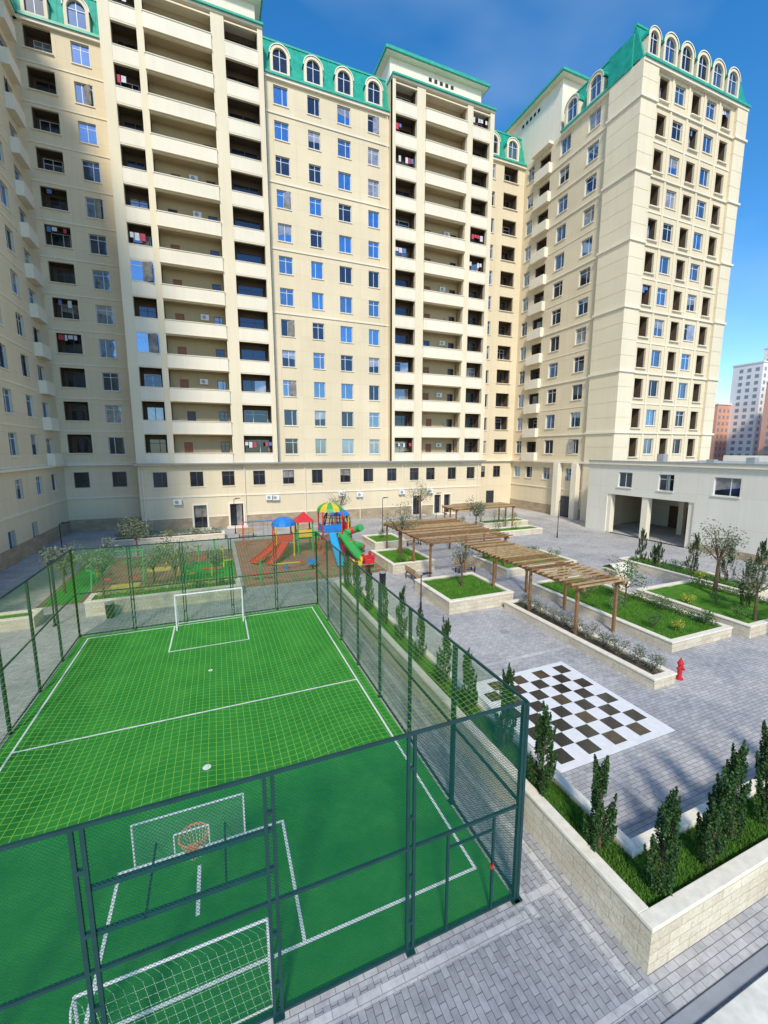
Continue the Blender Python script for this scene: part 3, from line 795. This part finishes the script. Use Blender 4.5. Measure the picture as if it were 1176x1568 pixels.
hedge(21.15,11.3,21.15,15.5,.4); hedge(26.5,10.9,26.5,15.5,.5); hedge(27.95,13.4,27.95,20.8,.5,.3,.18); hedge(18.1,25.6,23.6,25.6,.5,.5); hedge(-6.2,25.9,.8,25.9,.7,.35,.18,'yel'); hedge(-8.7,43.7,.2,43.7,.5,.6)

# ======================================================== FENCE
def fence(name,pts,hgt=4.1,double=True,rails=(0.08,2.05,4.1)):
    e=empty(name); B=MB(); Nn=MB()
    for i,(x,y) in enumerate(pts):
        if double and 0<i<len(pts)-1:
            dx=pts[i+1][0]-x; dy=pts[i+1][1]-y; L=math.hypot(dx,dy); dx*=.055/L;dy*=.055/L
            for s in (-1,1): B.beam((x+dx*s,y+dy*s,0),(x+dx*s,y+dy*s,hgt),.034,'fence',4)
            for zz in (.6,1.5,2.6,3.5): B.beam((x-dx,y-dy,zz),(x+dx,y+dy,zz),.04,'fence',4)
        else: B.beam((x,y,0),(x,y,hgt),.05,'fence',4)
        B.box(x-.08,x+.08,y-.08,y+.08,.012,.03,'fence')
        if i<len(pts)-1:
            x2,y2=pts[i+1]
            for zz in rails: B.beam((x,y,zz),(x2,y2,zz),.032,'fence',4)
            Nn.poly([(x,y,.1),(x2,y2,.1),(x2,y2,hgt),(x,y,hgt)],'mesh')
    B.obj('posts_and_rails',e); Nn.obj('wire_mesh',e)
    return e
FX0,FX1,FY0,FY1=-6.2,4.9,5.36,22.05
ef=fence('sports_fence',[(4.84-2.2*i,FY0) for i in range(6)])
fence('sports_fence',[(FX1,FY0+(FY1-FY0)*i/7) for i in range(8)])
fence('sports_fence',[(FX0+(FX1-FX0)*i/5,FY1) for i in range(6)])
fence('sports_fence',[(FX0,FY0+(FY1-FY0)*i/7) for i in range(8)])
B=MB()
for z in (3.2,2.55): B.beam((-1.74,FY0+.03,z),(.46,FY0+.03,z),.04,'fence',4)
for x in (3.35,4.3): B.beam((x,FY0,.05),(x,FY0,2.05),.03,'fence',4)
B.beam((3.35,FY0,1.75),(4.3,FY0,1.75),.025,'fence',4)
B.box(4.23,4.29,FY0-.06,FY0-.03,1.0,1.07,'red')
B.beam((4.25,FY0-.05,.95),(4.25,FY0-.05,1.2),.012,'black',6)
B.obj('gate_frame',ef)
B=MB(); nx,ny=22,32
def nz(i,j): return 4.08-.25*math.sin(math.pi*i/nx)*math.sin(math.pi*j/ny)-.035*math.sin(i*1.2)*math.sin(j*.9)
for i in range(nx):
    for j in range(ny):
        p=[(i,j),(i+1,j),(i+1,j+1),(i,j+1)]
        B.poly([(FX0+(FX1-FX0)*a/nx,FY0+(FY1-FY0)*b/ny,nz(a,b)) for a,b in p],'net')
B.obj('overhead_net')

def goal(x0,x1,y,yb,h,s=.035):
    e=empty('football_goal'); B=MB()
    for x in (x0,x1): B.beam((x,y,.01),(x,y,h),s,'metalw',10); B.beam((x,yb,.03),(x,y,.03),.015,'metalw',8); B.beam((x,yb,.03),(x,y+(yb-y)*.35,h),.015,'metalw',8); B.beam((x,y,h),(x,y+(yb-y)*.35,h),.015,'metalw',8)
    B.beam((x0,y,h),(x1,y,h),s,'metalw',10); B.beam((x0,yb,.03),(x1,yb,.03),.015,'metalw',8)
    B.obj('frame',e)
    Nn=MB(); ym=y+(yb-y)*.35
    Nn.poly([(x0,ym,h),(x1,ym,h),(x1,yb,.03),(x0,yb,.03)],'gnet')
    Nn.poly([(x0,y,h),(x1,y,h),(x1,ym,h-.002),(x0,ym,h-.002)],'gnet')
    for x in (x0,x1): Nn.poly([(x,y,.02),(x,y,h),(x,ym,h),(x,yb,.03)],'gnet')
    Nn.obj('net',e)
goal(-2.1,.9,21.1,21.95,1.75)
goal(-2.2,.38,5.95,5.5,1.05,.022)
e=empty('basketball_hoop'); B=MB(); yb=6.45
bx0,bx1,bz0,bz1=-1.45,.13,2.15,2.98
for a,b in (((bx0,yb,bz0),(bx1,yb,bz0)),((bx0,yb,bz1),(bx1,yb,bz1)),((bx0,yb,bz0),(bx0,yb,bz1)),((bx1,yb,bz0),(bx1,yb,bz1))): B.beam(a,b,.014,'metalw',6)
hx=-.66
for a,b in (((hx-.25,yb+.01,bz0+.05),(hx-.25,yb+.01,bz0+.45)),((hx+.25,yb+.01,bz0+.05),(hx+.25,yb+.01,bz0+.45)),((hx-.25,yb+.01,bz0+.45),(hx+.25,yb+.01,bz0+.45))): B.beam(a,b,.012,'metalw',4)
for x in (bx0+.3,bx1-.3): B.beam((x,FY0,2.55),(x,yb,2.55),.018,'fence',6)
n=20
for i in range(n):
    a0=2*math.pi*i/n;a1=2*math.pi*(i+1)/n; c=(hx,yb+.33)
    B.beam((c[0]+.225*math.cos(a0),c[1]+.225*math.sin(a0),2.2),(c[0]+.225*math.cos(a1),c[1]+.225*math.sin(a1),2.2),.018,'orange',6)
    B.beam((c[0]+.225*math.cos(a0),c[1]+.225*math.sin(a0),2.2),(c[0]+.13*math.cos(a1),c[1]+.13*math.sin(a1),1.85),.004,'orange',4)
    B.beam((c[0]+.225*math.cos(a1),c[1]+.225*math.sin(a1),2.2),(c[0]+.13*math.cos(a0),c[1]+.13*math.sin(a0),1.85),.004,'metalw',4)
B.box(hx-.08,hx+.08,yb,yb+.12,2.1,2.25,'orange')
B.obj('frame_and_ring',e)
B=MB()
m,nt,b=newmat('backboard_acrylic'); b.inputs['Base Color'].default_value=(.4,.7,.55,1); b.inputs['Alpha'].default_value=.12; b.inputs['Roughness'].default_value=.15
M['acr']=m
B.poly([(bx0,yb,bz0),(bx1,yb,bz0),(bx1,yb,bz1),(bx0,yb,bz1)],'acr'); B.obj('board',e)

# ======================================================== PERGOLAS
def pergola(x0,x1,y0,y1,h,zb,posts,step=.3):
    e=empty('wooden_pergola'); B=MB()
    for x in (x0+.25,x1-.25): B.box(x-.05,x+.05,y0,y1,h-.2,h,'woodd')
    n=max(2,posts)
    for i in range(n):
        y=y0+.35+(y1-y0-.7)*i/(n-1)
        for x in (x0+.25,x1-.25): B.box(x-.06,x+.06,y-.06,y+.06,zb,h-.2,'woodd')
        B.box(x0,x1,y+.08,y+.16,h-.19,h-.03,'woodd')
    B.obj('posts_and_beams',e)
    S=MB(); y=y0
    r=random.Random(int(y0*3))
    while y<y1:
        S.box(x0-.1,x1+.1,y,y+.045,h+.002,h+.08+r.uniform(0,.01),r.choice(['wood','wood','woodd'])); y+=step
    S.obj('slats',e)
pergola(14.4,17.3,12.9,22.6,2.6,0,4,.36)
pergola(12.4,18.8,22.9,31.0,2.65,0,4,.45)
pergola(22,29.5,35.3,38.3,2.7,0,3,.34)
pergola(22.8,26,6.8,9.4,2.6,0,2,.3)

# ======================================================== STREET FURNITURE
def lamp(x,y,h=3.6,z=0):
    e=empty('street_lamp'); B=MB()
    B.beam((x,y,z),(x,y,z+.5),.06,'black',10,.05); B.beam((x,y,z+.5),(x,y,z+h),.035,'black',8,.028)
    B.beam((x,y,z+h-.05),(x+.35,y,z+h+.02),.022,'black',6); B.box(x+.1,x+.6,y-.09,y+.09,z+h+.02,z+h+.08,'black')
    B.beam((x,y,z),(x,y,z+.04),.12,'black',10)
    B.obj('pole',e)
for x,y,hh in ((9.8,19.0,2.0),(1.6,45,3.6),(-7.7,24.0,3.2),(23.5,42,3.6),(31,31,3.6),(-10,34,3.6),(16,40,3.6)): lamp(x,y,hh)
e=empty('fire_hydrant'); B=MB(); hx,hy=15.75,9.35
for z0,z1,ra,rb in ((0,.05,.13,.13),(.05,.6,.08,.075),(.6,.65,.11,.11),(.65,.76,.09,.06),(.76,.84,.03,.025)): B.beam((hx,hy,z0),(hx,hy,z1),ra,'red',14,rb)
for dx,dy in ((.15,0),(-.15,0),(0,-.16)): B.beam((hx,hy,.45),(hx+dx,hy+dy,.45),.045,'red',10)
B.obj('body',e)
B=MB(); B.box(22.6,23.8,17.6,18.6,0,1.1,'pale'); B.box(22.5,23.9,17.5,18.7,1.1,1.18,'cop')
B.poly([(22.5,17.5,1.18),(23.9,17.5,1.18),(23.9,18.1,1.5),(22.5,18.1,1.5)],'cop');B.poly([(22.5,18.7,1.18),(23.9,18.7,1.18),(23.9,18.1,1.5),(22.5,18.1,1.5)],'cop')
B.obj('utility_kiosk')
def bench(x,y,rot):
    e=empty('park_bench'); ux,uy=math.cos(rot),math.sin(rot)
    B=MB(((x,y),(ux,uy),(-uy,ux)))
    for i in range(4): B.box(-.8,.8,i*.12,i*.12+.09,.42,.46,'wood')
    for i in range(3): B.box(-.8,.8,.47,.51,.55+i*.13,.64+i*.13,'wood')
    for u in (-.65,.65): B.box(u-.03,u+.03,.02,.5,.36,.42,'black');B.box(u-.03,u+.03,.02,.07,0,.36,'black');B.box(u-.03,u+.03,.46,.51,0,.42,'black')
    B.obj('slats_and_legs',e)
bench(2.5,42.2,0);bench(12,23.9,math.pi/2);bench(16,24,0);bench(8,42.4,0);bench(16.3,33,0)
def bin_(x,y):
    B=MB(); B.beam((x,y,0),(x,y,.75),.19,'black',12,.22); B.beam((x,y,.75),(x,y,.8),.23,'grey',12); B.obj('litter_bin')
bin_(-5.4,24.2);bin_(9.6,24);bin_(21,20.5)

# ======================================================== PLAYGROUND
def slide(B,a,b,w,k):
    a=Vector(a);b=Vector(b); d=(b-a); s=Vector((-d.y,d.x,0)).normalized()*w/2
    n=10; pr=None
    for i in range(n+1):
        t=i/n; p=a.lerp(b,t); p.z=b.z+(a.z-b.z)*(1-t)**1.3
        c=[p-s+Vector((0,0,.2)),p-s,p+s,p+s+Vector((0,0,.2))]
        if pr:
            for j in range(3): B.poly([tuple(pr[j]),tuple(c[j]),tuple(c[j+1]),tuple(pr[j+1])],k,True)
        pr=c
def playtower(B,x,y,s,zp,h,roof,rk,pk):
    for dx in (-s,s):
        for dy in (-s,s): B.beam((x+dx,y+dy,0),(x+dx,y+dy,h),.06,pk,8)
    B.box(x-s,x+s,y-s,y+s,zp-.08,zp,'grey')
    for (a,b,c,d) in ((x-s,x+s,y-s-.02,y-s+.02),(x-s-.02,x-s+.02,y-s,y+s),(x+s-.02,x+s+.02,y-s,y+s)): B.box(a,b,c,d,zp+.05,zp+.65,rk[1])
    if roof=='pyr':
        o=s+.2
        for q in range(4):
            c=[(-o,-o),(o,-o),(o,o),(-o,o)]; a=c[q];b=c[(q+1)%4]
            B.poly([(x+a[0],y+a[1],h),(x+b[0],y+b[1],h),(x,y,h+.8)],rk[0])
    else:
        n=12;m=4;o=s*1.4
        for i in range(n):
            for j in range(m):
                def pt(i,j): a=2*math.pi*i/n;e=math.pi/2*j/m; return (x+o*math.cos(a)*math.cos(e),y+o*math.sin(a)*math.cos(e),h+.7*math.sin(e))
                B.poly([pt(i,j),pt(i+1,j),pt(i+1,j+1),pt(i,j+1)],rk[i%2*2])
e=empty('playground_slide_set'); B=MB()
playtower(B,4.9,34,.7,1.2,2.5,'dome',('blue','red','blue'),'yellow')
playtower(B,6.6,34.2,.6,1.4,2.7,'pyr',('red','yellow'),'pgreen')
playtower(B,8.6,33.2,.8,1.9,3.6,'dome',('pgreen','blue','yellow'),'red')
playtower(B,10.0,35.2,.6,1.5,2.9,'pyr',('blue','red'),'yellow')
B.box(5.6,6.0,33.7,34.3,1.15,1.25,'blue');B.box(7.2,7.8,33.6,34.2,1.5,1.6,'yellow');B.box(5.6,7.8,33.6,33.66,1.3,1.9,'pgreen')
slide(B,(4.4,33.6,1.2),(2.3,31.8,.15),.75,'red'); slide(B,(4.9,33.2,1.2),(3.4,30.9,.15),.7,'red')
slide(B,(8.5,32.3,1.9),(8.2,28.6,.15),.6,'cyan'); slide(B,(9.3,32.6,1.9),(10.2,29.6,.15),.8,'pgreen')
pr=None
for i in range(15):
    a=i*.5; p=(10.3+.8*math.cos(a),32.6+.8*math.sin(a),2.1-i*.13)
    if pr: B.beam(pr,p,.3,'pgreen' if i%3 else 'red',10)
    pr=p
for i in range(7): B.beam((7.9,33.9+.0,.2+i*.25),(7.9,34.5,.2+i*.25),.025,'red',6)
B.obj('towers_and_slides',e)
e=empty('climbing_frame'); B=MB()
c=(10.6,38.5)
for i in range(8):
    a=i*math.pi/4; prv=None
    for j in range(9):
        e2=-.3+(math.pi/2+.3)*j/8; p=(c[0]+1.4*math.cos(a)*math.cos(e2),c[1]+1.4*math.sin(a)*math.cos(e2),1.4+1.7*math.sin(e2))
        if prv: B.beam(prv,p,.04,'black',6)
        prv=p
for e2 in (0,.5,1.0):
    for i in range(8):
        a=i*math.pi/4;b=(i+1)*math.pi/4
        B.beam((c[0]+1.4*math.cos(a)*math.cos(e2),c[1]+1.4*math.sin(a)*math.cos(e2),1.4+1.7*math.sin(e2)),(c[0]+1.4*math.cos(b)*math.cos(e2),c[1]+1.4*math.sin(b)*math.cos(e2),1.4+1.7*math.sin(e2)),.03,'black',6)
for s in (-1.5,1.5): B.beam((c[0]+s,c[1],0),(c[0]+s*.6,c[1],2.6),.06,'black',6)
B.obj('bars',e)
def swing(x0,x1,y,k1,k2,n):
    e=empty('swing_set'); B=MB()
    for x in (x0,x1):
        B.beam((x,y-.7,0),(x,y,2.2),.05,k1,8);B.beam((x,y+.7,0),(x,y,2.2),.05,k1,8)
    B.beam((x0,y,2.2),(x1,y,2.2),.05,k2,8)
    for i in range(n):
        x=x0+(x1-x0)*(i+.5)/n
        for s in (-.2,.2): B.beam((x+s,y,2.2),(x+s,y,.5),.01,'black',4)
        B.box(x-.25,x+.25,y-.12,y+.12,.45,.5,'red')
    B.obj('frame',e)
swing(-7.4,-4.6,30,'pgreen','pgreen',2); swing(2.0,4.6,38.5,'red','blue',2)
e=empty('seesaw'); B=MB(); B.beam((3.2,29.4,.55),(5.6,30.0,.35),.06,'yellow',8); B.beam((4.4,29.7,0),(4.4,29.7,.45),.1,'blue',8)
B.box(3.1,3.4,29.3,29.55,.6,.66,'red');B.box(5.4,5.7,29.85,30.1,.4,.46,'red'); B.obj('beam_and_seats',e)
def exer(x,y,k1,k2,s):
    e=empty('outdoor_exercise_machine'); B=MB()
    B.beam((x,y,0),(x,y,1.5),.06,k1,8);B.beam((x-.4,y,.5),(x+.4,y,.5),.04,k2,8);B.beam((x,y,1.3),(x+.35,y+.1,1.5),.03,k2,8);B.beam((x,y,1.3),(x-.35,y-.1,1.5),.03,k2,8)
    B.box(x+.3,x+.6,y-.15,y+.15,.5,.56,k2);B.box(x-.6,x-.3,y-.15,y+.15,.5,.56,k2)
    B.obj('machine',e)
for i,(x,y) in enumerate(((-2.8,32),(-1.5,33.5),(-3.8,34.5),(-6,34),(-.6,30),(-2.2,29.2),(-7.8,32.5),(2.4,27.6),(.2,32),(-.4,35.5))): exer(x,y,['yellow','pgreen'][i%2],['pgreen','red','yellow'][i%3],i)
for x,y,k in ((10.0,27.6,'red'),(9,27.4,'yellow'),(6.2,29.2,'blue'),(10.2,28.8,'red')):
    B=MB(); B.beam((x,y,0),(x,y,.35),.08,'black',8); B.box(x-.35,x+.35,y-.12,y+.12,.35,.7,k); B.box(x+.2,x+.4,y-.1,y+.1,.7,1.0,k); B.beam((x+.2,y-.2,.8),(x+.2,y+.2,.8),.02,'black',6); B.box(x-.35,x-.2,y-.12,y+.12,.7,.85,k)
    B.obj('spring_rider',bevel=.05)
B=MB()
for i in range(11):
    x=1.4+i*.95; B.beam((x,26.4,0),(x,26.4,.7),.025,'pgreen',6)
for z in (.3,.68): B.beam((1.4,26.4,z),(10.9,26.4,z),.02,'pgreen',6)
B.obj('playground_railing')

# ======================================================== DISTANT TOWN
def farb(x,y,w,d,h,k,name='distant_building'):
    e=empty(name); B=MB(); B.box(x,x+w,y,y+d,0,h,k); B.box(x-.3,x+w+.3,y-.3,y+d+.3,h,h+.6,'farw')
    z=2.5
    while z<h-2:
        u=1.2
        while u<w-1.5:
            B.box(x+u,x+u+1.5,y-.06,y,z,z+1.6,'fard'); u+=3.2
        u=1.2
        while u<d-1.5:
            B.box(x-.06,x,y+u,y+u+1.5,z,z+1.6,'fard'); u+=3.2
        z+=3
    B.obj('block',e)
farb(222,128,14,14,30,'brick'); farb(232,117,12,12,48,'farw'); farb(249,112,14,14,57,'farw'); farb(212,97,30,8,36,'brick'); farb(205,88,30,8,16,'farw'); farb(215,150,30,15,22,'brick')
farb(300,60,40,20,36,'farw');farb(330,150,30,20,40,'brick');farb(180,70,18,12,14,'farw')

# ======================================================== CAMERA / LIGHT
cam=bpy.data.cameras.new('camera'); co=bpy.data.objects.new('camera',cam); col.objects.link(co)
co.location=(0,0,8.5); co.rotation_euler=(math.radians(90-8.4),0,math.radians(-22))
cam.sensor_fit='HORIZONTAL'; cam.sensor_width=36; cam.lens=36*637/1176; cam.clip_start=.05; cam.clip_end=3000
scene.camera=co
EL=math.radians(42); sx,sy=-.38,-.925
L=bpy.data.lights.new('sun','SUN'); L.energy=3.7; L.angle=math.radians(8); L.color=(1,.92,.79)
lo=bpy.data.objects.new('sun',L); col.objects.link(lo)
dv=Vector((sx*math.cos(EL),sy*math.cos(EL),math.sin(EL))).normalized()
lo.rotation_euler=dv.to_track_quat('Z','Y').to_euler()
w=bpy.data.worlds.new('World'); scene.world=w; w.use_nodes=True; nt=w.node_tree
bg=nt.nodes['Background']; sky=N(nt,'ShaderNodeTexSky'); sky.sky_type='NISHITA'; sky.sun_disc=False
sky.sun_elevation=EL; sky.sun_rotation=math.atan2(sx,sy); sky.air_density=1.0; sky.dust_density=.3; sky.ozone_density=2.0
tc=N(nt,'ShaderNodeTexCoord'); mp=N(nt,'ShaderNodeMapping'); mp.inputs['Scale'].default_value=(1,1.8,3.2); mp.inputs['Rotation'].default_value=(0,.5,.5)
nt.links.new(tc.outputs['Generated'],mp.inputs[0])
nn=noise(nt,mp.outputs[0],1.6,3.5,.55)
cl=ramp(nt,nn,[(.45,(0,0,0)),(.8,(.3,.3,.3))])
hs=N(nt,'ShaderNodeHueSaturation'); hs.inputs['Saturation'].default_value=1.38; hs.inputs['Value'].default_value=1.5; nt.links.new(sky.outputs[0],hs.inputs['Color'])
mxc=mix(nt,'MIX',cl,hs.outputs[0],(4.6,5.6,6.6))
nt.links.new(mxc,bg.inputs['Color']); bg.inputs['Strength'].default_value=.15
